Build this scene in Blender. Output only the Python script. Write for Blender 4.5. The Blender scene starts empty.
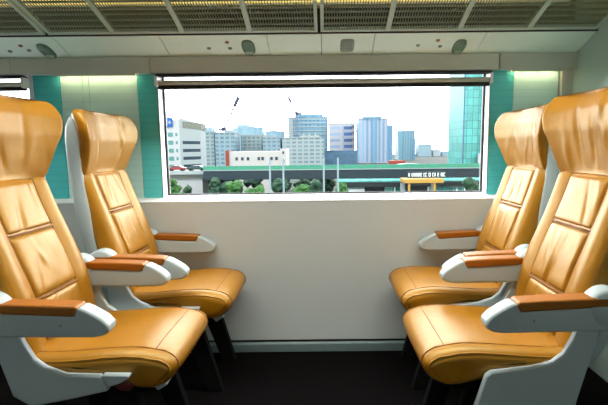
import bpy, bmesh, math, random
from mathutils import Vector, Matrix, noise

S = bpy.context.scene
COL = S.collection
PI = math.pi
rnd = random.Random(7)

# ------------------------------------------------------------------ helpers
UNIT = 1.0       # the city is drawn at half scale and built at full size

class MB:
    def __init__(self):
        self.v, self.f = [], []
    def add(self, vs, fs):
        n = len(self.v)
        self.v += [tuple(p) for p in vs]
        self.f += [tuple(i + n for i in f) for f in fs]
        return self
    def box(self, x0, x1, y0, y1, z0, z1):
        vs = [(x, y, z) for x in (x0, x1) for y in (y0, y1) for z in (z0, z1)]
        return self.add(vs, [(0, 1, 3, 2), (4, 6, 7, 5), (0, 4, 5, 1), (2, 3, 7, 6), (0, 2, 6, 4), (1, 5, 7, 3)])
    def hexa(self, p):      # eight corners: four below, four above, same order round
        return self.add(p, [(3, 2, 1, 0), (4, 5, 6, 7), (0, 1, 5, 4), (1, 2, 6, 5), (2, 3, 7, 6), (3, 0, 4, 7)])
    def beam(self, a, b, w, h=None):
        a, b = Vector(a), Vector(b); h = h or w
        d = (b - a).normalized()
        u = d.cross(Vector((0, 0, 1)))
        if u.length < 1e-4: u = Vector((1, 0, 0))
        u.normalize(); k = d.cross(u)
        c = [(-1, -1), (1, -1), (1, 1), (-1, 1)]
        lo = [a + u * (s * w / 2) + k * (t * h / 2) for s, t in c]
        hi = [b + u * (s * w / 2) + k * (t * h / 2) for s, t in c]
        return self.hexa(lo + hi)
    def prism_y(self, pts, y0, y1):          # (x, z) outline given depth along y
        n = len(pts)
        vs = [(x, y0, z) for x, z in pts] + [(x, y1, z) for x, z in pts]
        fs = [tuple(range(n))[::-1], tuple(range(n, 2 * n))]
        fs += [(i, (i + 1) % n, n + (i + 1) % n, n + i) for i in range(n)]
        return self.add(vs, fs)
    def prism_x(self, pts, x0, x1):          # (y, z) outline given depth along x
        n = len(pts)
        vs = [(x0, y, z) for y, z in pts] + [(x1, y, z) for y, z in pts]
        fs = [tuple(range(n)), tuple(range(n, 2 * n))[::-1]]
        fs += [(i, n + i, n + (i + 1) % n, (i + 1) % n) for i in range(n)]
        return self.add(vs, fs)
    def tube(self, pts, r, n=8):
        pts = [Vector(p) for p in pts]
        vs, fs = [], []
        up = None
        for i, p in enumerate(pts):
            d = (pts[min(i + 1, len(pts) - 1)] - pts[max(i - 1, 0)]).normalized()
            ref = Vector((0, 0, 1)) if abs(d.z) < .9 else Vector((1, 0, 0))
            u = d.cross(ref).normalized()
            if up is not None and u.dot(up) < 0: u = -u
            up = u
            k = d.cross(u)
            rr = r[i] if isinstance(r, (list, tuple)) else r
            vs += [p + u * math.cos(2 * PI * a / n) * rr + k * math.sin(2 * PI * a / n) * rr for a in range(n)]
        for i in range(len(pts) - 1):
            fs += [(i * n + a, i * n + (a + 1) % n, (i + 1) * n + (a + 1) % n, (i + 1) * n + a) for a in range(n)]
        fs += [tuple(range(n))[::-1], tuple((len(pts) - 1) * n + a for a in range(n))]
        return self.add(vs, fs)
    def loft(self, rings, cap=True):
        n = len(rings[0]); vs = [p for r in rings for p in r]; fs = []
        for j in range(len(rings) - 1):
            fs += [(j * n + i, j * n + (i + 1) % n, (j + 1) * n + (i + 1) % n, (j + 1) * n + i) for i in range(n)]
        if cap:
            fs += [tuple(range(n))[::-1], tuple((len(rings) - 1) * n + i for i in range(n))]
        return self.add(vs, fs)
    def blob(self, c, r, seed=0, amp=.25, sub=2):
        bm = bmesh.new(); bmesh.ops.create_icosphere(bm, subdivisions=sub, radius=1)
        rx, ry, rz = r if isinstance(r, tuple) else (r, r, r)
        vs = []
        for v in bm.verts:
            k = 1 + amp * noise.noise(v.co * 2.3 + Vector((seed * 3.1, seed * 1.7, 0))) + amp * .7 * noise.noise(v.co * 6 + Vector((0, seed * 2.3, 5)))
            vs.append((c[0] + v.co.x * k * rx, c[1] + v.co.y * k * ry, c[2] + v.co.z * k * rz))
        fs = [tuple(v.index for v in f.verts) for f in bm.faces]
        bm.free()
        return self.add(vs, fs)
    def build(self, name, mat, parent=None, smooth=False, bevel=0, sub=0, seg=2):
        me = bpy.data.meshes.new(name)
        me.from_pydata([(x * UNIT, y * UNIT, z * UNIT) for x, y, z in self.v], [], self.f)
        bm = bmesh.new(); bm.from_mesh(me)
        bmesh.ops.recalc_face_normals(bm, faces=bm.faces)
        bm.to_mesh(me); bm.free()
        me.materials.append(mat)
        o = bpy.data.objects.new(name, me)
        COL.objects.link(o)
        if parent: o.parent = parent
        if smooth:
            for p in me.polygons: p.use_smooth = True
        if bevel:
            m = o.modifiers.new('bevel', 'BEVEL'); m.width = bevel * UNIT; m.segments = seg; m.limit_method = 'ANGLE'; m.angle_limit = math.radians(35)
            for p in me.polygons: p.use_smooth = True
            m2 = o.modifiers.new('wn', 'WEIGHTED_NORMAL'); m2.keep_sharp = True
        if sub:
            m = o.modifiers.new('sub', 'SUBSURF'); m.levels = sub; m.render_levels = sub
        return o

def tag(o, label, cat, group=None, kind=None):
    if label: o['label'] = label
    if cat: o['category'] = cat
    if group: o['group'] = group
    if kind: o['kind'] = kind
    return o

def thing(name, label, cat, loc=(0, 0, 0), rz=0, group=None):
    o = bpy.data.objects.new(name, None); COL.objects.link(o)
    o.empty_display_size = .1
    o.location = (loc[0] * UNIT, loc[1] * UNIT + 2.45 * (UNIT - 1), loc[2] * UNIT - 1.09 * (UNIT - 1)); o.rotation_euler = (0, 0, rz)
    return tag(o, label, cat, group)

def struct(o, label=None):
    o['kind'] = 'structure'
    o['label'] = label; o['category'] = o.name.split('_')[0]
    return o

def interp(tab, t):
    if t <= tab[0][0]: return tab[0][1]
    for (a, va), (b, vb) in zip(tab, tab[1:]):
        if t <= b:
            k = (t - a) / (b - a)
            return va + (vb - va) * k
    return tab[-1][1]

def srgb(r, g, b):
    f = lambda c: (c / 255 / 12.92) if c / 255 <= .04045 else ((c / 255 + .055) / 1.055) ** 2.4
    return (f(r), f(g), f(b), 1)

# ------------------------------------------------------------------ materials
def mat(name, col, rough=.5, metal=0, spec=.5, bump=0, bscale=40, var=0, vscale=6, coat=0, emit=0):
    m = bpy.data.materials.new(name); m.use_nodes = True
    nt = m.node_tree; b = nt.nodes['Principled BSDF']
    col = tuple(col) if len(col) == 4 else tuple(col) + (1,)
    b.inputs['Base Color'].default_value = col
    b.inputs['Roughness'].default_value = rough
    b.inputs['Metallic'].default_value = metal
    b.inputs['Specular IOR Level'].default_value = spec
    b.inputs['Coat Weight'].default_value = coat
    b.inputs['Coat Roughness'].default_value = .2
    if emit:
        b.inputs['Emission Color'].default_value = col; b.inputs['Emission Strength'].default_value = emit
    tc = nt.nodes.new('ShaderNodeTexCoord')
    if bump:
        n = nt.nodes.new('ShaderNodeTexNoise'); n.inputs['Scale'].default_value = bscale; n.inputs['Detail'].default_value = 4
        bp = nt.nodes.new('ShaderNodeBump'); bp.inputs['Strength'].default_value = bump; bp.inputs['Distance'].default_value = .01
        nt.links.new(tc.outputs['Object'], n.inputs['Vector'])
        nt.links.new(n.outputs['Fac'], bp.inputs['Height']); nt.links.new(bp.outputs['Normal'], b.inputs['Normal'])
    if var:
        n = nt.nodes.new('ShaderNodeTexNoise'); n.inputs['Scale'].default_value = vscale; n.inputs['Detail'].default_value = 3
        mx = nt.nodes.new('ShaderNodeMix'); mx.data_type = 'RGBA'
        mx.inputs[6].default_value = tuple(c * (1 - var) for c in col[:3]) + (1,)
        mx.inputs[7].default_value = tuple(min(1, c * (1 + var)) for c in col[:3]) + (1,)
        nt.links.new(tc.outputs['Object'], n.inputs['Vector'])
        nt.links.new(n.outputs['Fac'], mx.inputs[0]); nt.links.new(mx.outputs[2], b.inputs['Base Color'])
    return m

def facade(name, wall, win, w, h, mortar_x=.35, rough=.5, spec=.3):
    """rows of windows as a brick grid in object space"""
    m = bpy.data.materials.new(name); m.use_nodes = True
    nt = m.node_tree; b = nt.nodes['Principled BSDF']
    b.inputs['Roughness'].default_value = rough; b.inputs['Specular IOR Level'].default_value = spec
    tc = nt.nodes.new('ShaderNodeTexCoord'); sp = nt.nodes.new('ShaderNodeSeparateXYZ')
    ad = nt.nodes.new('ShaderNodeMath'); cb = nt.nodes.new('ShaderNodeCombineXYZ')
    br = nt.nodes.new('ShaderNodeTexBrick'); br.offset = 0; br.squash = 1
    br.inputs['Scale'].default_value = .02
    w *= 2; h *= 2
    br.inputs['Brick Width'].default_value = w * .02; br.inputs['Row Height'].default_value = h * .02
    br.inputs['Mortar Size'].default_value = min(w, h) * mortar_x * .02 * .8; br.inputs['Mortar Smooth'].default_value = .1
    br.inputs['Bias'].default_value = 0
    br.inputs['Color1'].default_value = tuple(win) + (1,)
    br.inputs['Color2'].default_value = tuple(min(1, c * 1.6) for c in win) + (1,)
    br.inputs['Mortar'].default_value = tuple(wall) + (1,)
    L = nt.links.new
    L(tc.outputs['Object'], sp.inputs[0]); L(sp.outputs[0], ad.inputs[0]); L(sp.outputs[1], ad.inputs[1])
    L(ad.outputs[0], cb.inputs[0]); L(sp.outputs[2], cb.inputs[1]); L(cb.outputs[0], br.inputs['Vector'])
    L(br.outputs['Color'], b.inputs['Base Color'])
    return m

def glass_mat(name, tint=(1, 1, 1), refl=.05):
    m = bpy.data.materials.new(name); m.use_nodes = True
    nt = m.node_tree; nt.nodes.remove(nt.nodes['Principled BSDF'])
    out = nt.nodes['Material Output']
    t = nt.nodes.new('ShaderNodeBsdfTransparent'); t.inputs[0].default_value = tuple(tint) + (1,)
    g = nt.nodes.new('ShaderNodeBsdfGlossy'); g.inputs['Roughness'].default_value = .02
    mx = nt.nodes.new('ShaderNodeMixShader'); mx.inputs[0].default_value = refl
    nt.links.new(t.outputs[0], mx.inputs[1]); nt.links.new(g.outputs[0], mx.inputs[2]); nt.links.new(mx.outputs[0], out.inputs['Surface'])
    return m

def leather(name, col, rough=.43):
    m = bpy.data.materials.new(name); m.use_nodes = True
    nt = m.node_tree; b = nt.nodes['Principled BSDF']; L = nt.links.new
    b.inputs['Roughness'].default_value = rough
    b.inputs['Specular IOR Level'].default_value = LEATHER_SPEC
    b.inputs['Specular Tint'].default_value = (1, .88, .38, 1); b.inputs['Coat Weight'].default_value = .2; b.inputs['Coat Roughness'].default_value = .33
    tc = nt.nodes.new('ShaderNodeTexCoord')
    n1 = nt.nodes.new('ShaderNodeTexNoise'); n1.inputs['Scale'].default_value = 9; n1.inputs['Detail'].default_value = 5
    mx = nt.nodes.new('ShaderNodeMix'); mx.data_type = 'RGBA'
    mx.inputs[6].default_value = tuple(c * .82 for c in col) + (1,); mx.inputs[7].default_value = tuple(c * 1.15 for c in col) + (1,)
    L(tc.outputs['Object'], n1.inputs['Vector']); L(n1.outputs['Fac'], mx.inputs[0]); L(mx.outputs[2], b.inputs['Base Color'])
    vo = nt.nodes.new('ShaderNodeTexVoronoi'); vo.inputs['Scale'].default_value = 260
    n2 = nt.nodes.new('ShaderNodeTexNoise'); n2.inputs['Scale'].default_value = 16; n2.inputs['Detail'].default_value = 2
    L(tc.outputs['Object'], vo.inputs['Vector']); L(tc.outputs['Object'], n2.inputs['Vector'])
    b1 = nt.nodes.new('ShaderNodeBump'); b1.inputs['Strength'].default_value = .06; b1.inputs['Distance'].default_value = .002
    b2 = nt.nodes.new('ShaderNodeBump'); b2.inputs['Strength'].default_value = .25; b2.inputs['Distance'].default_value = .01
    L(vo.outputs['Distance'], b1.inputs['Height']); L(n2.outputs['Fac'], b2.inputs['Height'])
    L(b1.outputs['Normal'], b2.inputs['Normal']); L(b2.outputs['Normal'], b.inputs['Normal'])
    return m

LEATHER_SPEC = .85
M = {}
M['leather'] = leather('tan_leather', (.325, .128, .0004))
M['seam'] = mat('brown_seam', (.24, .085, .008), .6)
M['pad'] = leather('armrest_leather', (.30, .078, .0006), .48)
M['shell'] = mat('grey_shell_plastic', (.42, .49, .49), .38, bump=.03, bscale=200)
M['dark'] = mat('black_metal', (.004, .004, .004), .85, spec=.15)
M['red'] = mat('dark_red_plastic', (.10, .012, .008), .5)
M['wall'] = mat('wall_laminate', (.55, .58, .55), .5, bump=.03, bscale=90, var=.03)
M['sill'] = mat('sill_white', (.80, .80, .80), .35, var=.02)
M['skirt'] = mat('skirting_metal', (.17, .235, .23), .45, var=.05)
M['carpet'] = mat('dark_carpet', (.0016, .0009, .001), .95, spec=.1, bump=.6, bscale=300, var=.5, vscale=60)
M['ceil'] = mat('ceiling_panel', (.60, .66, .60), .5, var=.03)
M['soffit'] = mat('soffit_panel', (.82, .98, .86), .42, var=.03)
M['pelmet'] = mat('pelmet_panel', (.60, .61, .52), .5, var=.03)
M['rack'] = mat('rack_metal', (.50, .60, .50), .45, var=.03)
M['grille'] = mat('grille_metal', (.17, .20, .13), .5, var=.03)
M['alu'] = mat('window_frame_aluminium', (.92, .91, .93), .35, metal=0)
M['black'] = mat('black_rubber', (.006, .006, .007), .6)
M['blind'] = mat('blind_fabric', (.55, .56, .47), .7, bump=.1, bscale=200)
M['navy'] = mat('dark_rail', (.02, .02, .04), .5)
M['dim'] = mat('rack_backing', (.012, .014, .008), .7)
M['part'] = mat('partition_laminate', (.42, .54, .49), .45, var=.03)
M['lampbody'] = mat('reading_lamp_green', (.12, .22, .15), .25, var=.2, vscale=30)
M['lens'] = mat('reading_lamp_lens', (.35, .45, .34), .15)
M['speaker'] = mat('speaker_mesh', (.30, .37, .32), .7)
M['btn'] = mat('button_grey', (.22, .27, .24), .5)
M['btn_red'] = mat('button_red', (.30, .14, .08), .5)
M['glass'] = glass_mat('window_glass', refl=.012)
sh_ = bpy.data.materials.new('sheer_blind'); sh_.use_nodes = True
_n = sh_.node_tree; _n.nodes.remove(_n.nodes['Principled BSDF'])
_t = _n.nodes.new('ShaderNodeBsdfTranslucent'); _t.inputs[0].default_value = (.13, .155, .18, 1)
_n.links.new(_t.outputs[0], _n.nodes['Material Output'].inputs['Surface'])
M['sheer'] = sh_
M['warm'] = mat('warm_lamp', (1, .76, .22), emit=.8)
M['cool'] = mat('panel_lamp', (1, .84, .50), emit=7)
M['tube'] = mat('unseen_ceiling_lamp', (1, .99, .93), emit=44)

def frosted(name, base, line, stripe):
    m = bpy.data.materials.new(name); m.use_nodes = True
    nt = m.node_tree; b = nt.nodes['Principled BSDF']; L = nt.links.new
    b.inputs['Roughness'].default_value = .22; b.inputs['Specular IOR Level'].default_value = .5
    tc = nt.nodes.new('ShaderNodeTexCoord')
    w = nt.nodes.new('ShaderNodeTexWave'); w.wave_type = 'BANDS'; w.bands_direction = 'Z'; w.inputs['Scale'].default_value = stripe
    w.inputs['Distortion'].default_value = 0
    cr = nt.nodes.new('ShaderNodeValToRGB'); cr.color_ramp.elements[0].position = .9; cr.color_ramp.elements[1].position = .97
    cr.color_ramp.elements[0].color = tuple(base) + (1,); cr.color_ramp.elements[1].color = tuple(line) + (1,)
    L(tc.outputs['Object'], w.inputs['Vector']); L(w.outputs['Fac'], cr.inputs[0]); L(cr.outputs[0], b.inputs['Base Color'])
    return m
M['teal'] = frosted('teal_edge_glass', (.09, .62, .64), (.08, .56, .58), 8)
M['pale'] = frosted('pale_green_glass', (.60, .86, .80), (.55, .81, .75), 8)  # paler middle of the teal glass: a reflection painted as colour

# ------------------------------------------------------------------ the carriage
FZ = -.04
XL, XR, YF = -3.3, 1.345, -3.15
struct(MB().box(XL - .1, 3.0, YF - .1, .12, FZ - .08, FZ).build('floor', M['carpet']), 'dark carpeted carriage floor')
# window side wall, lower part: upright to a crease, then leaning out to the skirting
prof = [(-.05, .806), (-.055, .80), (-.055, .376), (-.088, .03), (-.088, FZ), (.12, FZ), (.12, .808), (.012, .808), (.0, .81)]
struct(MB().prism_x(prof, XL, XR).build('wall_window_side', M['wall'], bevel=.003), 'grey beige carriage side wall below the windows')
# bright ledge: from the wall's edge up to the pane
struct(MB().prism_x([(-.056, .803), (-.056, .810), (.0, .828), (.064, .835), (.064, .81)], XL, XR).build('trim_1', M['sill'], bevel=.001), 'narrow white window ledge')
struct(MB().prism_x([(-.105, FZ), (-.105, .005), (-.098, .014), (-.08, .014), (-.08, FZ)], XL, XR).build('baseboard_window_side', M['skirt'], bevel=.003), 'grey metal skirting along the wall foot')
struct(MB().box(XL, XR, .0, .12, 1.506, 2.16).build('wall_above_windows', M['dim']), 'carriage wall above the windows')  # near-black colour stands in for the shade behind the racks
struct(MB().box(XL, XR, -.092, -.08, .016, .026).build('trim_9', M['black']), 'dark groove above the skirting')
# posts behind the glass panels
struct(MB().box(-1.58, -.905, .022, .12, .80, 1.50).build('wall_post_left', M['wall']), 'wall between the two windows')
struct(MB().box(.905, XR, .022, .12, .80, 1.50).build('wall_post_right', M['wall']), 'wall right of the big window')

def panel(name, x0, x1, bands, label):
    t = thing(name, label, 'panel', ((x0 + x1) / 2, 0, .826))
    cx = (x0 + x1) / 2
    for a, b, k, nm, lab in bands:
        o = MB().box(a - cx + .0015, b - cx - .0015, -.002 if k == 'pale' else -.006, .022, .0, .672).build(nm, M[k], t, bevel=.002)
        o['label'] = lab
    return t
panel('tinted_screen', -1.575, -.904, [(-1.575, -1.43, 'teal', 'glass_strip', 'teal glass strip'), (-1.43, -1.31, 'pale', 'glass_sheet', 'glass sheet with painted pale reflection'), (-1.31, -1.275, 'pale', 'glass_sheet', 'narrow glass sheet with painted pale reflection'),
      (-1.275, -1.01, 'pale', 'glass_sheet', 'glass sheet with painted pale reflection'), (-1.01, -.904, 'teal', 'glass_strip', 'teal glass strip')],
      'teal glass wall panel with painted pale reflection, left of the big window')
panel('tinted_screen', .904, 1.275, [(.904, 1.03, 'teal', 'glass_strip', 'teal glass strip'), (1.03, 1.275, 'pale', 'glass_sheet', 'glass sheet with painted pale reflection')],
      'narrow teal glass wall panel with painted pale reflection, right of the big window')
struct(MB().box(1.282, XR, -.02, .03, .80, 1.50).build('trim_2', M['pelmet'], bevel=.003), 'upright corner trim beside the partition')

def window(n, x0, x1, z0, z1, label):
    """pane, frame and black gasket set in the wall"""
    t = bpy.data.objects.new('window_%d' % n, None); COL.objects.link(t)
    struct(t, label)
    t.location = ((x0 + x1) / 2, 0, z0)
    w = (x1 - x0) / 2; h = z1 - z0
    fr = MB()
    fr.box(-w - .005, -w, -.006, .09, -.0, h); fr.box(w, w + .005, -.006, .09, -.0, h)
    fr.box(-w - .005, w + .005, .0, .09, h - .002, h + .012)
    fr.box(-w, w, .064, .10, -.012, .001)
    fr.build('window_frame', M['alu'], t, bevel=.002)
    g = MB(); e = .009
    g.box(-w, -w + e, .056, .07, 0, h); g.box(w - e, w, .056, .07, 0, h); g.box(-w, w, .056, .07, 0, e); g.box(-w, w, .056, .07, h - .006, h)
    g.build('gasket', M['black'], t)
    p = MB().box(-w + .002, w - .002, .060, .064, .004, h - .003).build('pane', M['glass'], t)
    p['label'] = 'clear glass pane'
    return t
window(1, -.898, .898, .832, 1.50, 'wide carriage window onto the city')
window(2, -3.25, -1.60, .832, 1.50, 'next carriage window, cut by the left edge')

def blind(x0, x1, label):
    t = thing('roller_blind', label, 'blind', ((x0 + x1) / 2, -.03, 1.43))
    w = (x1 - x0) / 2
    MB().box(-w, w, -.016, .03, .050, .063).build('head_rail', M['navy'], t, bevel=.002)['label'] = 'dark head rail'
    MB().tube([(-w + .004, .004, .018), (w - .004, .004, .018)], .0135, 16).build('fabric_roll', M['blind'], t, smooth=True)['label'] = 'rolled olive grey blind cloth'
    MB().box(-w + .004, w - .004, .0, .03, -.014, .006).build('pull_bar', M['black'], t, bevel=.002)['label'] = 'black pull bar'
    for s in (-1, 1):
        MB().box(s * w - .008, s * w + .008, -.018, .034, -.002, .052).build('end_cap', M['alu'], t, bevel=.003)
blind(-.895, .895, 'rolled up blind along the top of the big window')
blind(-3.24, -1.605, 'rolled up blind at the left picture edge above the next window')

# pelmet in separate boards with fine gaps, a soffit of panels, luggage racks
pel = [(XL, -1.662), (-1.658, -.922), (-.918, .930), (.934, XR)]
for i, (a, b) in enumerate(pel):
    struct(MB().box(a, b, -.05, -.004, 1.497, 1.580).build('trim_%d' % (i + 3), M['pelmet'], bevel=.002), 'flat grey beige board above the windows')
struct(MB().box(XL, XR, -.02, .0, 1.50, 1.575).build('trim_7', M['black']), 'dark backing of the board gaps')

def lamp_strip(x0, x1, label):
    t = thing('lamp_strip', label, 'lamp', ((x0 + x1) / 2, -.026, 1.497))
    w = (x1 - x0) / 2
    h = MB().box(-w, w, -.020, .018, -.003, 0); h.box(-w, w, -.024, -.020, -.011, 0)
    h.build('housing', M['pelmet'], t)
    MB().box(-w + .01, w - .01, -.016, .006, -.0065, -.0035).build('diffuser', M['cool'], t)
lamp_strip(-1.44, -1.0, 'thin glowing lamp strip above the left glass panel')
lamp_strip(1.0, 1.27, 'thin glowing lamp strip above the right glass panel')

KS = .4
def sof(y): return 1.578 + KS * (-.03 - y)
seams = [XL, -1.332, -.81, -.28, -.01, .257, .805, XR]
names = ['with a green reading lamp, at the left edge', 'plain, third from the left lamp above the left seats', 'with three buttons and a reading lamp, left of the middle', 'short and plain, left of the speaker panel',
         'short, with a grey loudspeaker grille, above the window middle', 'with a reading lamp and three buttons, above the right window half', 'plain, next to the right partition']
names[1] = 'plain and long, above the left glass panel'
fit = {0: dict(lamp=[(-1.428, -.10, 1)], btn=[(-1.617, -.10, 0), (-1.532, -.142, 1), (-1.514, -.106, 0)]),
       2: dict(lamp=[(-.384, -.112, 0)], btn=[(-.588, -.107, 0), (-.485, -.153, 1), (-.48, -.105, 0)]),
       4: dict(speaker=[(.122, -.115)]),
       5: dict(lamp=[(.70, -.10, -1)], btn=[(.485, -.114, 0), (.578, -.151, 1), (.601, -.104, 0)])}
def slope_disc(x, y, rx, ry, th, skew=0, n=24, dome=0.0, power=2.6):
    mb = MB(); rings = []
    for k, (s, h) in enumerate([(1, -.003), (1, th * .5), (.88, th), (.5, th + dome), (.05, th + dome * 1.2)]):
        r = []
        for i in range(n):
            a = 2 * PI * i / n
            c, sn = math.cos(a), math.sin(a)
            px = math.copysign(abs(c) ** (2 / power), c) * rx * s; py = math.copysign(abs(sn) ** (2 / power), sn) * ry * s
            px += skew * py
            r.append((x + px, y + py, sof(y + py) - h))
        rings.append(r)
    return mb.loft(rings)
for i, (a, b) in enumerate(zip(seams, seams[1:])):
    t = thing('overhead_panel', 'pale green overhead panel ' + names[i], 'panel', ((a + b) / 2, -.12, sof(-.12)))
    inv = lambda mb: MB().add([(x - (a + b) / 2, y + .12, z - sof(-.12)) for x, y, z in mb.v], mb.f)
    p = MB().prism_x([(-.03, sof(-.03)), (-.208, sof(-.208)), (-.208, sof(-.208) + .012), (-.03, sof(-.03) + .012)], a + .0015, b - .0015)
    inv(p).build('panel_board', M['soffit'], t, bevel=.0015)
    for (x, y, sk) in fit.get(i, {}).get('lamp', []):
        o = inv(slope_disc(x, y, .033, .056, .010, 0, dome=.004)).build('reading_lamp', M['lampbody'], t, smooth=True); o['label'] = 'oval green reading lamp'
        inv(slope_disc(x, y + .026, .022, .014, .017, 0)).build('lamp_lens', M['lens'], o, smooth=True)
    for (x, y, r) in fit.get(i, {}).get('btn', []):
        inv(slope_disc(x, y, .010, .007, .005, 0)).build('button', M['btn_red' if r else 'btn'], t, smooth=True)['label'] = 'small red button' if r else 'small grey button'
    for (x, y) in fit.get(i, {}).get('speaker', []):
        o = inv(slope_disc(x, y, .036, .052, .004, 0, power=5)).build('loudspeaker', M['speaker'], t, smooth=True); o['label'] = 'grey loudspeaker cover'
        for q in range(5):
            inv(slope_disc(x, y - .034 + q * .017, .028, .003, .0055, 0, n=10)).build('slot', M['btn'], o)

KG = .36
def gz(y): return 1.655 + KG * (-.215 - y)
def rack(x0, divs, x1, label):
    xs = [x0] + divs + [x1]
    ox = (x0 + x1) / 2
    t = thing('luggage_rack', label, 'luggage rack', (ox, -.215, 1.655))
    def sl(mb, a, b, y0, y1, th=.016, lift=0):
        mb.hexa([(a - ox, y0 + .215, gz(y0) - 1.655 + lift), (b - ox, y0 + .215, gz(y0) - 1.655 + lift), (b - ox, y1 + .215, gz(y1) - 1.655 + lift), (a - ox, y1 + .215, gz(y1) - 1.655 + lift),
                 (a - ox, y0 + .215, gz(y0) - 1.655 + lift + th), (b - ox, y0 + .215, gz(y0) - 1.655 + lift + th), (b - ox, y1 + .215, gz(y1) - 1.655 + lift + th), (a - ox, y1 + .215, gz(y1) - 1.655 + lift + th)])
        return mb
    fr = MB(); sl(fr, x0 + .006, x1 - .006, -.228, -.213); sl(fr, x0 + .006, x1 - .006, -.66, -.63)
    sl(fr, x0 + .006, x0 + .022, -.63, -.228); sl(fr, x1 - .022, x1 - .006, -.63, -.228)
    fr.build('frame', M['rack'], t)
    rail = MB().tube([(x0 + .006 - ox, -.45, gz(-.665) - 1.655 + .01), (x1 - .006 - ox, -.45, gz(-.665) - 1.655 + .01)], .02, 14)
    rail.build('front_rail', M['alu'], t, smooth=True)
    for d in divs:
        sl(MB(), d - .012, d + .012, -.63, -.228, .018, -.002).build('divider', M['rack'], t, bevel=.001)
    for k in range(len(xs) - 1):
        a = xs[k] + (.022 if k == 0 else .012); b = xs[k + 1] - (.022 if k == len(xs) - 2 else .012)
        g = MB(); n = max(4, round((b - a) / .0126))
        for i in range(n + 1):
            x = a + (b - a) * i / n
            sl(g, x - .0019, x + .0019, -.63, -.228, .004, .004)
        for j in range(1, 10):
            y = -.228 - j * .0405
            sl(g, a, b, y - .004, y + .004, .005, .0035)
        g.build('grille', M['grille'], t)
rack(-2.70, [-2.365, -2.03, -1.69], -1.352, 'leftmost slotted luggage rack, cut by the picture edge')
rack(-1.348, [-1.022, -.685, -.357], -.021, 'slotted luggage rack above the left half of the window')
rack(-.019, [.315, .663, 1.0], 1.343, 'slotted luggage rack above the right half of the window')
struct(MB().box(XL, XR, -.213, -.205, 1.648, 1.70).build('trim_8', M['black']), 'black strip painted as the shadow gap between rack and panels')  # solid black strip, the shadow of the joint put into its colour

# ceiling, far side of the carriage, ends
struct(MB().box(XL, 3.0, YF - .1, .12, 2.16, 2.22).build('ceiling', M['ceil']), 'pale carriage ceiling')
def cove(x0, x1, label):
    t = thing('cove_lamp', label, 'lamp', ((x0 + x1) / 2, -.004, 1.96))
    w = (x1 - x0) / 2
    MB().box(-w, w, -.03, .0, -.13, .112).build('housing', M['alu'], t)
    MB().box(-w + .01, w - .01, -.036, -.03, -.108, .10).build('diffuser', M['warm'], t)
cove(-3.2, 1.3, 'warm yellow lamp strip glowing behind the luggage racks')
for i, y in enumerate((-.95,)):
    t = thing('unseen_ceiling_lamp', 'long unseen ceiling lamp placed to light the %s' % ('seats' if i == 0 else 'aisle'), 'lamp', (-.1, y, 2.16))  # unseen lamp, placed for its light on the seats and wall
    MB().box(-1.4, 1.4, -.07, .07, -.02, 0).build('housing', M['alu'], t, bevel=.004)
    MB().box(-1.4, 1.4, .075, .081, -.12, 0).build('shade', M['alu'], t)['label'] = 'white shade added to keep light off the racks'  # unseen plate added to block lamp light from the rack grilles
    MB().box(-1.37, 1.37, -.055, .055, -.028, -.02).build('diffuser', M['tube'], t)
struct(MB().box(XR, XR + .05, -1.55, .12, FZ, 2.16).build('wall_right', M['part'], bevel=.004), 'pale grey green partition behind the right seats')
struct(MB().box(2.95, 3.0, YF, -1.55, FZ, 2.16).build('wall_far_right', M['wall']), 'end wall of the vestibule')
struct(MB().box(XR + .05, 3.0, -1.58, -1.53, FZ, 2.16).build('wall_vestibule', M['wall']), 'vestibule wall')
struct(MB().box(XL - .05, XL, YF, .12, FZ, 2.16).build('wall_left', M['wall']), 'left carriage end wall')
fw = MB().box(XL, 3.0, YF - .08, YF, FZ, .85); fw.box(XL, 3.0, YF - .08, YF, 1.5, 2.16)
for a, b in ((XL, -1.6), (1.6, 3.0)): fw.box(a, b, YF - .08, YF, .85, 1.5)
struct(fw.build('wall_opposite', M['wall']), 'opposite carriage wall behind the viewer')
for n, (a, b) in enumerate(((-1.6, 1.6),)):
    t = bpy.data.objects.new('window_%d' % (n + 3), None); COL.objects.link(t); struct(t, 'window in the opposite wall')
    t.location = ((a + b) / 2, YF - .04, .85); w = (b - a) / 2
    MB().box(-w, w, -.003, .003, 0, .65).build('pane', M['glass'], t)
    MB().box(-w, w, .022, .025, 0, .65).build('added_blind', M['sheer'], t)  # unseen blind added to weaken light from behind and its pane reflection

# ------------------------------------------------------------------ seats
def fold(y, z, seed, amp):
    """soft creases running down the leather"""
    r = random.Random(seed); s = 0
    for k in range(7):
        y0 = r.uniform(-.17, .17); sl = r.uniform(-.35, .35); w = r.uniform(.007, .016); zc = r.uniform(-.08, .09); zl = r.uniform(.05, .12)
        a = r.uniform(.4, 1) * (1 if k % 2 else -1)
        s += a * math.exp(-((y - y0 - sl * z) / w) ** 2) * math.exp(-((z - zc) / zl) ** 2)
    return s * amp

def sup(v, n): return math.copysign(abs(v) ** n, v)

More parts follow.
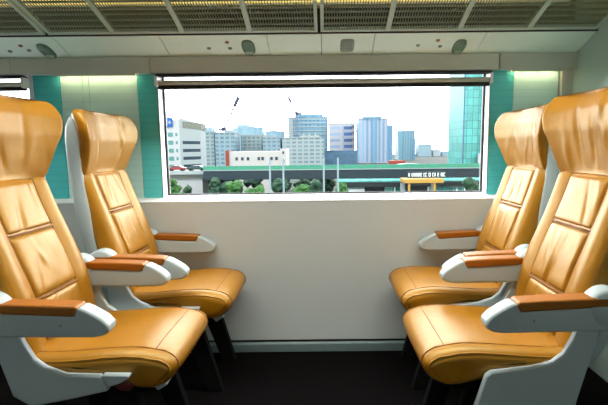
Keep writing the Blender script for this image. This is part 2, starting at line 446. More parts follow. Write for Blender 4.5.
def make_seat(label, loc, rz, seed, low_panel, pivot, lift=0):
    t = thing('train_seat', label, 'seat', loc, rz, 'facing train seats by the window')
    Lm = M['leather']
    # ---- seat cushion: side outline swept across the width, rounded at both sides
    prof = [(-.06, .43), (-.06, .462), (-.03, .474), (.05, .468), (.12, .470), (.19, .475), (.26, .480), (.32, .483), (.37, .482), (.41, .478), (.44, .470), (.467, .456), (.482, .438),
            (.486, .420), (.480, .400), (.464, .378), (.440, .360), (.41, .348), (.37, .345), (.30, .362), (.22, .378), (.12, .396), (.03, .412)]
    cx, cz = .22, .42
    ys = [-.222, -.220, -.212, -.200, -.188, -.182, -.176, -.168, -.15, -.12, -.08, -.04, 0, .04, .08, .12, .15, .168, .176, .182, .188, .2, .212, .22, .222]
    def ring_at(y, lift=0):
        e = max(0, (abs(y) - .168) / .054); rr = .036 * (1 - math.sqrt(max(0, 1 - e * e)))
        ring = []
        for i, (x, z) in enumerate(prof):
            a = Vector(prof[i - 1]); b = Vector(prof[(i + 1) % len(prof)])
            d = (b - a).normalized(); nrm = Vector((-d.y, d.x))
            off = -rr + lift
            if 1 < i < 17:
                off += .004 * (1 - (y / .19) ** 2) * min(1, max(0, (x + .05) / .1)) if abs(y) < .19 else 0
                off -= .0012 * math.exp(-((abs(y) - .179) / .006) ** 2)
                off -= .004 * math.exp(-((x - .412) / .012) ** 2) if z > .45 else 0
                off += .0025 * noise.noise(Vector((x * 9, y * 9, seed * 3.3)))
                if x < .12 and z > .45: off += fold(x * 1.3 - .06, y, seed + 50, .006)
            ring.append(((x + nrm.x * off) * .95, y, z + nrm.y * off - .020))
        return ring
    cu = MB().loft([ring_at(y) for y in ys]).build('seat_cushion', Lm, t, smooth=True, sub=1)
    for s in (-1, 1):
        MB().tube(ring_at(s * .176)[1:18], .0019, 6).build('piping', M['seam'], cu, smooth=True)
        MB().tube(ring_at(s * .2145)[1:18], .0026, 6).build('piping', Lm, cu, smooth=True)
    MB().tube([ring_at(y)[9] for y in (-.174, -.12, -.06, 0, .06, .12, .174)], .0018, 6).build('seam', M['seam'], cu, smooth=True)
    # ---- backrest
    XF = [(.40, .02), (.46, .012), (.55, .002), (.63, -.016), (.69, -.037), (.75, -.060), (.87, -.104), (.93, -.124), (.995, -.143)]
    TH = [(.40, .09), (.55, .10), (.69, .095), (.80, .07), (.9, .05), (.995, .034)]
    HW = [(.40, .214), (.55, .218), (.69, .216), (.85, .206), (.995, .198)]
    rings = []
    zs = [.405, .41, .43, .47, .52, .57, .62, .67, .72, .77, .82, .87, .92, .96, .98, .990, .994]
    for k, z in enumerate(zs):
        xf, th, w = interp(XF, z), interp(TH, z), interp(HW, z)
        sh = {0: .012, 1: .004, len(zs) - 1: .010, len(zs) - 2: .003}.get(k, 0)
        rec = .014
        half = [(0, -rec), (.05, -rec), (.098, -rec), (.113, -rec - .004), (.122, -rec + .004), (.138, -.006), (.158, .002), (.178, .001), (w - .014, -.008), (w - .004, -.020), (w, -.034 if th > .045 else -.026),
                (w, -th + .012), (w - .006, -th), (.12, -th), (0, -th)]
        front = []
        for (y, dx) in half:
            d = dx
            if dx > -.03 and y > .12: d += .003 * noise.noise(Vector((y * 14, z * 9, seed)))
            front.append((xf + d - (sh if dx > -.03 else -sh), y - (sh if y > .1 else 0), z))
        ring = [(x, -y, zz) for x, y, zz in front[::-1]][:-1] + front[:-1]
        rings.append(ring)
    bk = MB().loft(rings).build('backrest', Lm, t, smooth=True, sub=1)
    def pad(z0, z1, sd, puff, amp):
        nu, nv = 40, 22; fr = []; ba = []
        for j in range(nv + 1):
            v = j / nv; z = z0 + (z1 - z0) * v
            rf, rb = [], []
            for i in range(nu + 1):
                u = -1 + 2 * i / nu; y = u * (.1185 if z < .8 else .1185 - .004 * (z - .8) / .2)
                ed = (1 - abs(u) ** 8) * (1 - abs(2 * v - 1) ** 10)
                pil = max(0, ed) ** .35
                x = interp(XF, z) - .021 + puff * pil + (fold(y, z - (z0 + z1) / 2, sd, amp) + .002 * noise.noise(Vector((y * 12, z * 12, sd)))) * pil
                rf.append((x, y, z)); rb.append((interp(XF, z) - .034, y, z))
            fr.append(rf); ba.append(rb)
        rings = [fr[j] + ba[j][::-1] for j in range(nv + 1)]
        return MB().loft(rings).build('centre_pad', Lm, bk, smooth=True, sub=1)
    pad(.815, .987, seed + 1, .017, .007)
    pad(.600, .812, seed + 2, .019, .0045)
    pad(.455, .597, seed + 3, .020, .006)
    for z in (.8135, .5985):
        MB().tube([(interp(XF, z) - .009, y, z) for y in (-.116, -.06, 0, .06, .116)], .0034, 6).build('seam', M['seam'], bk, smooth=True)
    for s in (-1, 1):
        MB().tube([(interp(XF, z) - .014, s * .1185, z) for z in (.46, .52, .6, .7, .8, .9, .985)], .0022, 6).build('piping', M['seam'], bk, smooth=True)
    # ---- headrest with forward wings
    rings = []
    zs = [.984, .988, .998] + [1.012 + .0125 * k for k in range(19)] + [1.2475, 1.2545, 1.260]
    NZ = len(zs)
    W = [(.98, .203), (1.03, .210), (1.08, .224), (1.13, .246), (1.17, .258), (1.21, .258), (1.24, .249), (1.26, .230)]
    CXF = [(.99, -.168), (1.05, -.158), (1.13, -.148), (1.2, -.150), (1.26, -.166)]
    WG = [(.99, .018), (1.03, .028), (1.08, .040), (1.13, .050), (1.18, .052), (1.22, .046), (1.26, .036)]
    BX = [(.99, -.196), (1.1, -.202), (1.2, -.206), (1.26, -.202)]
    NQ = 26
    for k, z in enumerate(zs):
        w, xc, wg, xb = interp(W, z), interp(CXF, z), interp(WG, z), interp(BX, z)
        shr = {0: .012, 1: .005, 2: .001, NZ - 3: .001, NZ - 2: .004, NZ - 1: .011}.get(k, 0)
        half = []
        for q in range(0, NQ + 1):
            f = q / NQ
            y = f * (w - .012)
            x = xc + wg * (max(0, f - .15) / .85) ** 1.7
            x += fold(y, z - 1.12, seed + 9, .010) * (1 - f * .4) * min(1, max(0, k - 1) / 4) * min(1, max(0, NZ - 2 - k) / 4)
            half.append([x, y])
        xe = half[-1][0]
        half += [[xe - .006, w - .003], [xe - .018, w], [xe - .036, w - .001], [xe - .046, w - .006], [xe - .050, w - .02], [min(xb, xe - .05), w - .06], [xb - .004, w * .4], [xb - .004, 0]]
        neg = []
        for q, (x, y) in enumerate(half):
            xn = x
            if 0 < q < NQ + 1:
                f = q / NQ
                xn = xc + wg * (max(0, f - .15) / .85) ** 1.7 + fold(-y, z - 1.12, seed + 9, .010) * (1 - f * .4) * min(1, max(0, k - 1) / 4) * min(1, max(0, NZ - 2 - k) / 4)
            neg.append((xn, -y))
        pos = half
        cxm = (xc + xb) / 2 + .02
        sh = lambda x, y: (x - math.copysign(min(shr, abs(x - cxm)), x - cxm), y - math.copysign(min(shr, abs(y)), y), z)
        ring = [sh(x, y) for x, y in neg[::-1]][:-1] + [sh(x, y) for x, y in pos[:-1]]
        rings.append(ring)
    rings = [[(x, y, z + (lift + .008) * min(1, max(0, (z - 1.0) / .1))) for x, y, z in r] for r in rings]
    hd = MB().loft(rings).build('headrest', Lm, t, smooth=True, sub=1)
    # ---- grey back shell
    rings = []
    SF = [(.38, -.05), (.5, -.085), (.69, -.120), (.81, -.140), (.94, -.172), (.985, -.196), (1.2, -.204), (1.27, -.198)]
    SB = [(.38, -.11), (.5, -.165), (.69, -.200), (.81, -.222), (.985, -.238), (1.10, -.236), (1.2, -.226), (1.25, -.210), (1.27, -.20)]
    for k, z in enumerate([.38, .40, .50, .60, .69, .75, .81, .90, .985, 1.05, 1.12, 1.18, 1.22, 1.24, 1.25]):
        xf, xb = interp(SF, z), interp(SB, z)
        w = interp([(.38, .19), (.5, .212), (.81, .214), (.98, .206), (1.1, .226), (1.17, .236), (1.22, .226), (1.25, .20)], z)
        xe = interp([(.38, -.05), (.5, -.085), (.69, -.120), (.81, -.130), (.985, -.160), (1.05, -.150), (1.12, -.146), (1.2, -.150), (1.27, -.165)], z)
        h = [(xf, 0), (xf, w * .6), ((xf + xe) / 2, w * .8), (xe, w - .006), (xe - .008, w), (xb + .03, w - .004), (xb + .010, w - .018), (xb, w - .05), (xb, 0)]
        rings.append([(x, -y, z) for x, y in h[::-1]][:-1] + [(x, y, z) for x, y in h[:-1]])
    MB().loft(rings).build('back_shell', M['shell'], t, smooth=True, sub=1)
    # ---- armrests
    for s in (-1, 1):
        ya, yb = sorted((s * .218, s * .274))
        body = [(-.13, .548), (-.10, .537), (.24, .534), (.268, .538), (.286, .548), (.293, .561), (.289, .575), (.274, .591), (.252, .606), (.228, .620), (.210, .628), (.200, .628), (.188, .602), (-.13, .618)]
        arm = MB().prism_y(body, ya, yb).build('armrest', M['shell'], t, bevel=.012, seg=3)
        pd = [(-.13, .616), (-.13, .645), (.12, .637), (.192, .633), (.203, .627), (.190, .600)]
        MB().prism_y(pd, ya - .002, yb + .002).build('armrest_pad', M['pad'], arm, bevel=.007, seg=3)['label'] = 'brown leather arm pad'
        hub = MB(); n = 28; yc = s * .246; rr = []
        for (r, y) in [(.052, -.029), (.062, -.022), (.063, .022), (.052, .029)]:
            rr.append([(-.075 + r * math.cos(2 * PI * i / n), yc + y, .606 + r * math.sin(2 * PI * i / n)) for i in range(n)])
        hub.loft(rr).build('hinge_housing', M['shell'], arm, smooth=True)
        MB().add(*_disc(.15, s * .2755, .575, .004, s)).build('screw_cap', M['btn'], arm)
        # side panel
        if low_panel:
            pl = [(-.068, .60), (-.062, .50), (-.035, .40), (-.01, .30), (.02, .10), (.30, .10), (.31, .27), (.275, .386), (.258, .398), (.13, .412), (.07, .428), (.038, .455), (.012, .505), (-.005, .56), (-.012, .60)]
        else:
            pl = [(-.068, .60), (-.070, .46), (-.035, .335), (.02, .300), (.15, .325), (.262, .350), (.24, .400), (.13, .404), (.07, .428), (.038, .455), (.012, .505), (-.005, .56), (-.012, .60)]
        y0, y1 = sorted((s * .224, s * .249))
        MB().prism_y(pl, y0, y1).build('side_panel', M['shell'], t, bevel=.007, seg=3)
        if pivot:
            MB().prism_y([(.246, .402), (.266, .364), (.296, .374), (.328, .390), (.330, .400)], y0, y1).build('side_trim', M['shell'], t, bevel=.003)
            MB().loft([[(.298 + r * math.cos(2 * PI * i / 20), s * yy, .356 + r * .75 * math.sin(2 * PI * i / 20)) for i in range(20)] for r, yy in ((.03, .15), (.032, .215), (.026, .222))]).build('pivot_cover', M['red'], t, smooth=True)['label'] = 'dark red round pivot cover'
    # ---- underframe
    MB().prism_y([(-.03, .40), (.30, .352), (.38, .338), (.36, .315), (.0, .33), (-.04, .36)], -.20, .20).build('seat_pan', M['dark'], t, bevel=.005)
    for s in (-1, 1):
        MB().prism_y([(.20, .33), (.30, .33), (.40, FZ), (.33, FZ)], s * .15 - .018, s * .15 + .018).build('leg', M['dark'], t, bevel=.004)
        MB().prism_y([(-.02, .34), (.06, .34), (.04, FZ), (-.02, FZ)], s * .15 - .018, s * .15 + .018).build('leg', M['dark'], t, bevel=.004)
    MB().prism_y([(.36, .318), (.395, .338), (.412, .318), (.378, .296)], -.155, -.10).build('release_lever', M['shell'], t, bevel=.004)['label'] = 'small light grey lever'
    return t

def _disc(x, y, z, r, s, n=12):
    vs = [(x + r * math.cos(2 * PI * i / n), y + d * s, z + r * math.sin(2 * PI * i / n)) for d in (-.004, .001) for i in range(n)]
    fs = [tuple(range(n)), tuple(range(n, 2 * n))] + [(i, (i + 1) % n, n + (i + 1) % n, n + i) for i in range(n)]
    return vs, fs

make_seat('left tan leather train seat next to the window, facing right', (-.888, -.34, 0), 0, 11, False, True)
make_seat('nearest left tan leather train seat, cut by the left picture edge', (-.94, -.92, 0), 0, 23, False, True, .016)
make_seat('right tan leather train seat next to the window, facing left', (.80, -.34, 0), PI, 37, True, False)
make_seat('nearest right tan leather train seat, in front of the partition, facing left', (.768, -.92, 0), PI, 41, True, False, .014)

# ------------------------------------------------------------------ outdoors: the city beyond the glass
GZ = -6.0
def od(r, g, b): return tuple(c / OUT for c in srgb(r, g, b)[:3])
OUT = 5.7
def om(name, r, g, b, rough=.6, var=.05, vs=.4): return mat('city_' + name, od(r, g, b), rough, spec=.15, var=var, vscale=vs)
O = {}  # distant haze is painted into these pale, bluish building colours
O['ground'] = om('ground', 40, 60, 48, .9, .3, .1)
O['white'] = om('white_render', 238, 246, 246)
O['cream'] = om('cream_render', 246, 246, 238)
O['pale'] = om('pale_concrete', 205, 222, 222)
O['crown'] = om('taupe_band', 150, 158, 140)
O['bluesign'] = om('blue_sign', 25, 120, 225)
O['tealwin'] = om('teal_window', 95, 180, 175, .2)
O['darkwin'] = om('dark_window', 60, 90, 105, .2)
O['deck'] = om('deck_dark', 30, 62, 72)
O['conc'] = om('grey_concrete', 105, 118, 108)
O['column'] = om('pier_concrete', 108, 124, 120)
O['green'] = om('green_barrier', 75, 190, 150, .4, .15, .8)
O['pole'] = om('pole_grey', 150, 180, 185)
O['leaf'] = om('leaf_green', 70, 135, 60, .8, .5, 2)
O['leaf2'] = om('leaf_dark', 38, 92, 62, .8, .5, 2)
O['bark'] = om('bark', 60, 55, 45)
O['red'] = om('red_paint', 190, 60, 60, .3)
O['carwhite'] = om('white_paint', 235, 235, 235, .3)
O['cargreen'] = om('green_paint', 40, 90, 80, .3)
O['tyre'] = om('tyre', 20, 20, 22)
O['crane'] = om('crane_paint', 70, 80, 120)
O['cranelight'] = om('crane_mast', 150, 160, 185)
O['orange'] = om('orange_canopy', 240, 190, 85)
O['signdark'] = om('sign_board', 50, 75, 78)
O['signwhite'] = om('sign_letters', 225, 235, 235)
O['stglass'] = facade('station_glass', (.09, .26, .22), (.03, .14, .12), .9, 1.3, .06, .2)
O['stwhite'] = mat('city_station_white', (.38, .43, .42), .5)
O['stdark'] = om('station_dark', 14, 40, 44)
O['redroof'] = om('red_roof', 190, 75, 55)
F_ = lambda n, wl, wn, w_, h_, k=.3: facade('city_' + n, od(*wl), od(*wn), w_, h_, k)
O['res_a'] = F_('flats_grey', (175, 200, 200), (95, 135, 145), 1.7, 1.35, .3)
O['res_b'] = F_('flats_pale', (195, 215, 215), (115, 150, 160), 2.2, 1.45, .32)
O['res_c'] = F_('flats_blue', (165, 200, 210), (90, 135, 155), 1.9, 1.5, .3)
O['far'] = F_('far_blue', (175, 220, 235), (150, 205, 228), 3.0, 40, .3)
O['constr'] = F_('glass_floors', (150, 200, 220), (85, 160, 195), 2.2, 2.6, .28)
O['grey'] = F_('open_floors', (222, 228, 236), (150, 180, 215), 40, 3.2, .38)
O['greyd'] = F_('open_floors_blue', (190, 205, 225), (45, 100, 165), 6, 3.2, .34)
O['twin'] = F_('vertical_glass', (205, 214, 232), (130, 180, 215), 1.9, 60, .3)
O['twin2'] = F_('vertical_glass_blue', (140, 195, 220), (100, 170, 210), 2.6, 60, .25)
O['alone'] = F_('ribbed_glass', (150, 200, 215), (105, 165, 190), 1.5, 50, .28)
O['podium'] = F_('podium_blue', (85, 140, 172), (68, 122, 160), 3, 2.5, .12)
O['tealtower'] = F_('teal_glass', (45, 165, 160), (85, 200, 190), 1.5, 2.0, .07)
O['whitetower'] = F_('white_teal_glass', (190, 220, 220), (80, 150, 170), 1.6, 1.7, .28)
O['haze'] = om('far_haze', 210, 235, 242)  # flat colour imitating haze over the skyline
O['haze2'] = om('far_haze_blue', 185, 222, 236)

struct(MB().box(-520, 520, 2, 1000, GZ * 2 - 1.09 - .5, GZ * 2 - 1.09).build('floor_outside', O['ground']), 'ground of the city far below the track')
UNIT = 2.0

def building(name, label, cx, y, w, d, ztop, m, cat='building', roof=True, plant=None, roofm=None, bands=0):
    t = thing(name, label, cat, (cx, y, GZ))
    h = ztop - GZ
    MB().box(-w / 2, w / 2, 0, d, 0, h).build('facade', O[m], t)
    if roof: MB().box(-w / 2 - .15, w / 2 + .15, -.15, d + .15, h, h + .25).build('roof_edge', O[roofm or 'pale'], t)
    if plant:
        for (a, b, q) in plant: MB().box(a - cx, b - cx, d * .2, d * .7, h, h + q).build('roof_room', O[roofm or m], t)
    return t

# white office block on the left with a blue sign
t = thing('office_block', 'white office block with a blue sign on its roof, at the left window edge', 'building', (-31.0, 88, GZ))
MB().box(-5.5, 1.55, 0, 9, 0, 13.2).build('front_wall', O['white'], t)
MB().hexa([(1.55, 0, 0), (4.2, 6.0, 0), (4.2, 10, 0), (1.55, 10, 0), (1.55, 0, 13.6), (4.2, 6.0, 12.6), (4.2, 10, 12.6), (1.55, 10, 13.6)]).build('side_wall', O['pale'], t)
MB().hexa([(2.0, .9, 11.6), (4.35, 6.2, 11.4), (4.35, 10.2, 11.4), (2.0, 10.2, 11.6), (2.0, .9, 12.9), (4.35, 6.2, 12.8), (4.35, 10.2, 12.8), (2.0, 10.2, 12.9)]).build('roof_band', O['crown'], t)
for r in range(5):
    z = 10.2 - r * 1.62
    MB().box(-1.3, .25, -.04, .1, z - .42, z + .42).build('window', O['tealwin'], t)
    MB().box(.75, 1.15, -.04, .1, z - .32, z + .32).build('window', O['tealwin' if r < 4 else 'darkwin'], t)
    if r > 0: MB().hexa([(1.9, .75, z - .3), (4.1, 5.75, z - .3), (4.1, 6.2, z - .3), (1.9, 1.2, z - .3), (1.9, .75, z + .35), (4.1, 5.75, z + .35), (4.1, 6.2, z + .35), (1.9, 1.2, z + .35)]).build('window_band', O['darkwin'], t)
sg = MB().box(-2.2, .35, -.3, -.1, 11.75, 13.6).build('roof_sign', O['bluesign'], t)
sg['label'] = 'blue sign with two white marks'
for a in (-.85, -.2): MB().box(a - .18, a + .18, -.36, -.28, 12.35, 12.95).build('sign_mark', O['signwhite'], sg)

# flats behind the viaduct
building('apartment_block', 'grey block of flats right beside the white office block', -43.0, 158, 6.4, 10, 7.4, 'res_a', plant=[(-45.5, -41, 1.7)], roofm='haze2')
building('apartment_block', 'grey block of flats behind the left crane', -35.75, 157, 7.0, 10, 6.9, 'res_c', plant=[(-36, -33, 1.2)])
building('apartment_block', 'pale block of flats right of the left crane', -28.1, 169, 8.2, 10, 6.3, 'res_a')
building('apartment_block', 'pale flats above the right end of the low white building', -19.7, 163, 6.6, 10, 5.3, 'res_c', plant=[(-22, -19, 1.0)])
building('apartment_block', 'wide pale flats in front of the glass office tower', -8.0, 163, 15.5, 10, 5.1, 'res_b', plant=[(-9, -2, 1.6)])
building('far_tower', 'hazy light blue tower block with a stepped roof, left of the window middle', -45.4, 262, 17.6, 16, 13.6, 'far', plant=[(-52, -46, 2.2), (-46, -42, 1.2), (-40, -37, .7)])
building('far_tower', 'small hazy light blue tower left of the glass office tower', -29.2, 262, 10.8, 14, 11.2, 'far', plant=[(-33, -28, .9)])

t = building('glass_office_tower', 'broad blue glass office tower under construction beneath the right crane', -8.7, 238, 21.2, 22, 17.8, 'constr', roofm='greyd')
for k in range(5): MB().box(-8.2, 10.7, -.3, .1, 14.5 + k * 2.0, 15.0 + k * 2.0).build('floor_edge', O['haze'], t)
MB().box(-10.4, -8.0, -.6, .2, 0, 23.0).build('hoist_tower', O['pale'], t)
MB().box(-7, 8, 3, 16, 23.8, 25.7).build('roof_crown', O['constr'], t)
t = building('unfinished_tower', 'pale unfinished tower with dark blue open floors', 9.2, 230, 13.2, 18, 14.0, 'grey', roofm='grey')
MB().box(.4, 6.0, -.25, .1, 1.0, 18.5).build('open_floors', O['greyd'], t)
for k in range(4): MB().box(5.2, 7.6, -1.6, .5, 9.0 + k * 3.2, 9.6 + k * 3.2).build('balcony', O['pale'], t)
t = building('ribbed_tower', 'tall lilac blue tower with vertical ribs, right of the unfinished tower', 23.0, 206, 13.6, 18, 14.6, 'twin', roofm='twin2')
MB().box(-5.0, 3.8, -.5, 14, 20.6, 21.6).build('roof_crown', O['twin2'], t)
MB().box(5.6, 9.2, 1, 16, 0, 17.7).build('side_wing', O['twin2'], t)
MB().box(-.6, 1.6, -.35, .1, 0, 20.4).build('glass_strip', O['twin2'], t)
building('podium_block', 'low dark blue block at the foot of the unfinished tower', 6.8, 178, 13.2, 8, .0, 'podium', roofm='podium')
t = thing('lone_tower', 'lone blue grey tower slightly wider at the top', 'building', (48.2, 258, GZ))
MB().hexa([(-4.6, 0, 0), (4.7, 0, 0), (4.7, 12, 0), (-4.6, 12, 0), (-5.3, -.3, 16.6), (4.9, -.3, 16.6), (4.9, 12, 16.6), (-5.3, 12, 16.6)]).build('facade', O['alone'], t)
MB().box(3.6, 5.2, -.5, 12, 0, 12.5).build('side_wing', O['twin2'], t)
MB().box(-5.2, 4.8, -.3, 12, 16.5, 17.0).build('roof_edge', O['alone'], t)
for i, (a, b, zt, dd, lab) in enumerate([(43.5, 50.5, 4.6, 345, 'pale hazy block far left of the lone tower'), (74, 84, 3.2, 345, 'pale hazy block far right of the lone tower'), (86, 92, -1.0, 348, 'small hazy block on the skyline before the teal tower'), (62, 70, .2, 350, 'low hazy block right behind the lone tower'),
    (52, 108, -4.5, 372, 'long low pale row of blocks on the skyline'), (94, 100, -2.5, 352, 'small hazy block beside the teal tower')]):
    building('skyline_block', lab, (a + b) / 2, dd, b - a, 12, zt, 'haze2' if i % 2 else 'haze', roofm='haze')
t = building('teal_tower', 'tall teal glass tower rising past the top right of the window', 39.4, 116, 5.0, 14, 30, 'tealtower', roof=False)
MB().box(2.5, 6.6, -1.2, 12, 0, 36).build('stair_column', O['whitetower'], t)
MB().box(-2.5, -2.2, -.2, .1, 0, 36).build('corner_fin', O['podium'], t)
for k in range(4): MB().box(1.2 + k * 1.25, 1.9 + k * 1.25, -1.7, -1.1, .3, 5.4 + (.9 if k % 2 else 0)).build('arcade_arch', O['white'], t)

def crane(label, base, tip, ztop_mast, nb, y):
    t = thing('tower_crane', label, 'crane', (base[0], y, GZ))
    bz = base[1] - GZ; tx = tip[0] - base[0]; tz = tip[1] - GZ
    m = MB()
    for s in (-.5, .5):
        m.beam((s, 0, 0), (s, 0, bz), .4); m.beam((s, 1, 0), (s, 1, bz), .4)
    k = 0
    while k * 1.4 < bz - 1.4:
        m.beam((-.5, 0, k * 1.4), (.5, 0, (k + 1) * 1.4), .16); k += 1
    m.build('mast', O['cranelight'], t)
    j = MB()
    a = Vector((0, .5, bz)); b = Vector((tx, .5, tz)); d = (b - a); n = Vector((-d.z, 0, d.x)).normalized() * .45
    for s in (-1, 1): j.beam(a + n * s, b + n * s * .5, .42)
    for q in range(nb): j.beam(a + d * (q / nb) + n * (1 if q % 2 else -1), a + d * ((q + 1) / nb) + n * (-1 if q % 2 else 1), .3)
    j.build('jib', O['cranelight'], t)
    MB().beam(a + d * .72, b, 1.7, 1.2).build('jib_head', O['crane'], t)
    MB().box(-.9, .9, -.2, 1.4, bz - .6, bz + .8).build('cab', O['crane'], t)
    MB().box(-2.6 if tx > 0 else .6, -.6 if tx > 0 else 2.6, -.1, 1.1, bz - .5, bz + .5).build('counterweight', O['cranelight'], t)
crane('tower crane leaning right above the grey flats', (-45.0, 10.0), (-37.9, 24.2), 0, 9, 197)
crane('tower crane leaning left on top of the glass office tower', (-14.4, 19.4), (-18.6, 28.0), 0, 5, 232)

# low white building
t = thing('low_white_building', 'low white building with small dark windows above the viaduct', 'building', (-10.6, 67.5, GZ))
MB().box(-4.6, 3.7, 0, 8, 0, 6.75).build('wall', O['cream'], t)
MB().box(3.6, 4.5, -.1, 7, 0, 7.15).build('stair_tower', O['cream'], t)
MB().box(-5.0, -4.5, -.3, 3, 2, 6.9).build('brick_pier', O['redroof'], t)
for x in (-3.3, -2.4, -1.5, .2, .8, 2.2, 3.0):
    for z in (5.6, 4.2):
        MB().box(x - .2, x + .2, -.05, .1, z - .25, z + .25).build('window', O['darkwin'], t)
for z in (6.5, 5.2): MB().box(3.95, 4.25, -.15, 0, z - .2, z + .2).build('window', O['darkwin'], t)
t = thing('low_white_building', 'low white shed under the viaduct at the left window edge', 'building', (-19.0, 57.5, GZ))
MB().box(-3.2, 2.9, 0, 6, 0, 3.2).build('wall', O['white'], t)
MB().hexa([(-3.4, -.2, 3.2), (3.1, -.2, 3.2), (3.1, 6.2, 3.2), (-3.4, 6.2, 3.2), (-3.4, -.2, 3.4), (3.1, -.2, 3.4), (3.1, 6.2, 3.6), (-3.4, 6.2, 3.6)]).build('roof', O['pale'], t)
for x in (-1.9, -1.3): MB().box(x - .22, x + .22, -.06, .1, 1.2, 1.8).build('window', O['darkwin'], t)
MB().box(-1.9, -1.5, -.06, .1, 2.3, 2.6).build('window', O['darkwin'], t)

# viaduct
t = thing('viaduct', 'dark elevated road with a green noise barrier', 'bridge', (2.4, 42.5, GZ))
dk = MB().prism_y([(-14.8, 4.0), (-14.8, 4.95), (48, 4.95), (48, 4.0)], 0, 7).build('deck', O['deck'], t)
MB().prism_x([(-.06, 4.93), (-.06, 5.0), (.05, 5.0), (.05, 4.93)], -14.8, 48).build('deck_edge', O['pale'], t)
MB().box(-14.8, 48, .02, .1, 4.98, 5.42).build('noise_barrier', O['green'], t)['label'] = 'green noise barrier'
for x in [-14.6 + 1.6 * k for k in range(39)]: MB().box(x - .03, x + .03, -.03, .02, 5.0, 5.48).build('barrier_post', O['pole'], t)
for x in (-14.0, -12.7, -3.0, 3.3, 10.4, 22.0, 34.0, 46.0): MB().box(x - .38, x + .38, 2.4, 4.4, 0, 4.0).build('pier', O['column'] if x < 3 else O['stdark'], t)
arc = [(3.3 + 6.0 * k / 16, 5.02 + .44 * math.sin(PI * k / 16)) for k in range(17)]
MB().prism_y(arc, .12, 1.4).build('barrel_roof', O['green'], t)
t = thing('ramp_bridge', 'grey concrete bridge carrying cars at the left window edge', 'bridge', (-15.6, 43.5, GZ))
MB().box(-26, 3.1, 0, 6, 4.12, 4.88).build('deck', O['conc'], t)
MB().box(-26, 3.1, -.12, 0, 4.55, 4.92).build('parapet', O['pale'], t)
for x in (-24, -14, -3.6, 2.6): MB().box(x - .35, x + .35, 2, 3.5, 0, 4.12).build('pier', O['conc'], t)

def car(x, paint, lab, y=43.75):
    t = thing('car', lab, 'car', (x, y, GZ + 4.885))
    MB().prism_y([(-.95, .14), (-.98, .34), (-.6, .40), (-.35, .58), (.35, .58), (.62, .40), (.96, .36), (.98, .14)], 0, .8).build('body', O[paint], t, bevel=.03)
    MB().prism_y([(-.5, .40), (-.32, .54), (.32, .54), (.52, .40)], -.01, .81).build('car_window', O['darkwin'], t)
    for s in (-.6, .6):
        n = 12
        MB().loft([[(s + .15 * math.cos(2 * PI * i / n), yy, .15 + .15 * math.sin(2 * PI * i / n)) for i in range(n)] for yy in (-.03, .83)]).build('wheel', O['tyre'], t)
car(-15.6, 'red', 'red car on the grey bridge')
car(-13.5, 'cargreen', 'dark green car on the grey bridge, next to the red car')
t = thing('car', 'red vehicle above the green barrier near the window middle', 'car', (8.0, 46.5, GZ + 4.955))
MB().box(-.85, .95, 0, .9, .12, .72).build('body', O['redroof'], t, bevel=.04)
for s in (-.55, .6): MB().box(s - .14, s + .14, -.02, .92, 0, .26).build('wheel', O['tyre'], t, bevel=.06)

def pole(x, lab):
    t = thing('mast_pole', lab, 'pole', (x, 22.5, GZ))
    MB().tube([(0, 0, 0), (0, 0, 6.57)], [.07, .05], 10).build('shaft', O['pole'], t, smooth=True)
    MB().box(-.12, .12, -.12, .12, 0, .3).build('base', O['conc'], t)
    MB().beam((0, 0, 6.2), (.02, .45, 6.3), .035).build('bracket', O['pole'], t)
pole(-3.1, 'leftmost grey pole in front of the viaduct')
pole(-2.34, 'second grey pole from the left in front of the viaduct')
pole(-.05, 'third grey pole from the left in front of the viaduct')
pole(.75, 'rightmost grey pole, in front of the blue podium block')

# station
t = thing('station_building', 'dark teal station building with white columns under the viaduct', 'building', (9.6, 41.2, GZ))
MB().box(-8.2, 6.6, 1.0, 1.25, 0, 4.0).build('glass_wall', O['stglass'], t)
MB().box(-8.2, 6.6, -.4, 1.2, 3.25, 3.7).build('eaves', O['stdark'], t)
MB().box(-8.2, -5.6, .6, .95, 0, 3.0).build('white_bay', O['stwhite'], t)
MB().box(-5.5, -3.6, .5, .98, 0, 3.3).build('dark_bay', O['stdark'], t)
for x in (-2.6, -1.75, -.9, -.65, -.1, .7, 3.6, 4.4, 5.3): MB().tube([(x, .2, 0), (x, .2, 3.3)], .085, 8).build('column', O['stwhite'], t, smooth=True)
t = thing('entrance_canopy', 'orange entrance canopy on posts in front of the station', 'canopy', (8.8, 36.6, GZ))
MB().box(-1.75, 1.75, -.2, 2.2, 3.95, 4.3).build('roof', O['orange'], t, bevel=.03)
for x in (-1.3, .95): MB().box(x - .09, x + .09, -.1, .1, 0, 3.95).build('post', O['orange'], t)
MB().box(-1.1, .8, 1.9, 2.1, 0, 3.6).build('doorway', O['stdark'], t)
for x in (-1.55, 1.3): MB().box(x - .18, x + .18, 1.7, 2.0, 0, 3.8).build('side_pier', O['pale'], t)
t = thing('station_sign', 'dark sign board with small white lettering above the orange canopy', 'sign', (9.2, 37.4, GZ + 4.3))
MB().box(-1.7, 1.75, 0, .12, .05, .62).build('board', O['signdark'], t)
r_ = random.Random(3); x = -1.62
while x < 1.55:
    wd = r_.uniform(.10, .2); m = MB()
    m.box(x, x + wd, -.03, .0, .17, .22); m.box(x, x + .04, -.03, .0, .17, .5); m.box(x, x + wd, -.03, .0, .44, .5)
    if r_.random() < .6: m.box(x + wd - .04, x + wd, -.03, 0, .17, .5)
    if r_.random() < .6: m.box(x, x + wd, -.03, 0, .31, .36)
    m.build('letter', O['stwhite'], t); x += wd + r_.choice((.05, .05, .16))

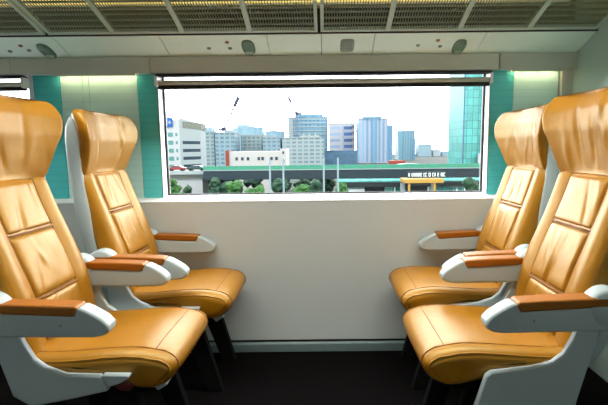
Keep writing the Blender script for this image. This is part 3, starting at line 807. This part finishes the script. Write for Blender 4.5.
# trees
def tree(x, y, h, w_, dark, seed, lab):
    t = thing('tree', lab, 'tree', (x, y, GZ), 0, 'trees below the viaduct')
    MB().tube([(0, 0, 0), (.08, .05, h * .4), (.02, 0, h * .75)], [.16, .12, .05], 8).build('trunk', O['bark'], t, smooth=True)
    r = random.Random(seed); m = MB()
    for k in range(14):
        a = r.uniform(0, 2 * PI); q = r.uniform(0, .75); zz = r.uniform(.45, .92)
        m.blob((w_ * .5 * q * math.cos(a), w_ * .5 * q * math.sin(a), h * zz), w_ * r.uniform(.16, .26), seed * 20 + k, .5, 2)
    m.build('crown', O['leaf2' if dark else 'leaf'], t, smooth=False)
for i, (x, y, h, w_, dk_, lab) in enumerate([
    (-14.5, 39.5, 4.5, 1.9, 0, 'bushy green tree beside the leftmost viaduct pier'), (-17.0, 42, 3.6, 1.6, 1, 'small dark tree in front of the low white shed'),
    (-10.3, 40.5, 4.4, 2.2, 1, 'dark tree between two viaduct piers, left of the light green trees'), (-8.2, 38, 4.3, 2.0, 0, 'light green tree at the foot of the leftmost pole'),
    (-6.1, 36, 4.1, 1.9, 0, 'light green tree just left of the second pole'), (-4.1, 38.5, 4.3, 2.0, 1, 'dark green tree right of the second pole'),
    (-2.3, 36.5, 4.2, 1.9, 0, 'light green tree left of the middle viaduct pier'), (-1.0, 39, 4.2, 2.0, 1, 'dark tree beside the third pole'),
    (-12.5, 37.5, 4.0, 1.6, 1, 'dark low tree next to the bushy tree at the left'), (13.2, 37.5, 4.2, 2.4, 1, 'dark tree right of the orange canopy'),
    (-11.6, 52, 4.6, 2.6, 1, 'dark tree standing behind the leftmost viaduct pier'), (-8.6, 53, 4.7, 2.9, 1, 'dark tree behind the two left poles'), (-5.6, 54, 4.6, 2.9, 1, 'dark tree behind the second pole'),
    (-2.6, 53, 4.6, 2.6, 1, 'dark tree behind the third pole'), (.2, 52, 4.6, 2.4, 1, 'dark tree behind the rightmost pole'), (1.6, 38, 4.1, 1.9, 0, 'light green tree right of the rightmost pole')]):
    tree(x, y, h, w_, dk_, 31 + i, lab)
UNIT = 1.0

# ------------------------------------------------------------------ light
w = bpy.data.worlds.new('World'); S.world = w; w.use_nodes = True
bg = w.node_tree.nodes['Background']
bg.inputs['Color'].default_value = (.93, .97, 1.0, 1); bg.inputs['Strength'].default_value = 8

# ------------------------------------------------------------------ camera
cd = bpy.data.cameras.new('camera'); cam = bpy.data.objects.new('camera', cd); COL.objects.link(cam)
cd.sensor_fit = 'HORIZONTAL'; cd.sensor_width = 36; cd.lens = 36 * 440 / 608
cd.shift_x = -(325 - 304) / 608
cd.clip_start = .02; cd.clip_end = 2000
cam.matrix_world = Matrix.Translation((0, -2.45, 1.09)) @ Matrix.Rotation(PI / 2 - math.radians(7), 4, 'X') @ Matrix.Rotation(math.radians(-.6), 4, 'Z')
S.camera = cam
vs = S.view_settings
vs.view_transform = 'Standard'; vs.look = 'None'; vs.exposure = .4; vs.gamma = 1; vs.use_curve_mapping = False
S.render.film_transparent = False
S.cycles.max_bounces = 10; S.cycles.diffuse_bounces = 5; S.cycles.glossy_bounces = 4; S.cycles.transparent_max_bounces = 12
S.cycles.sample_clamp_indirect = 6
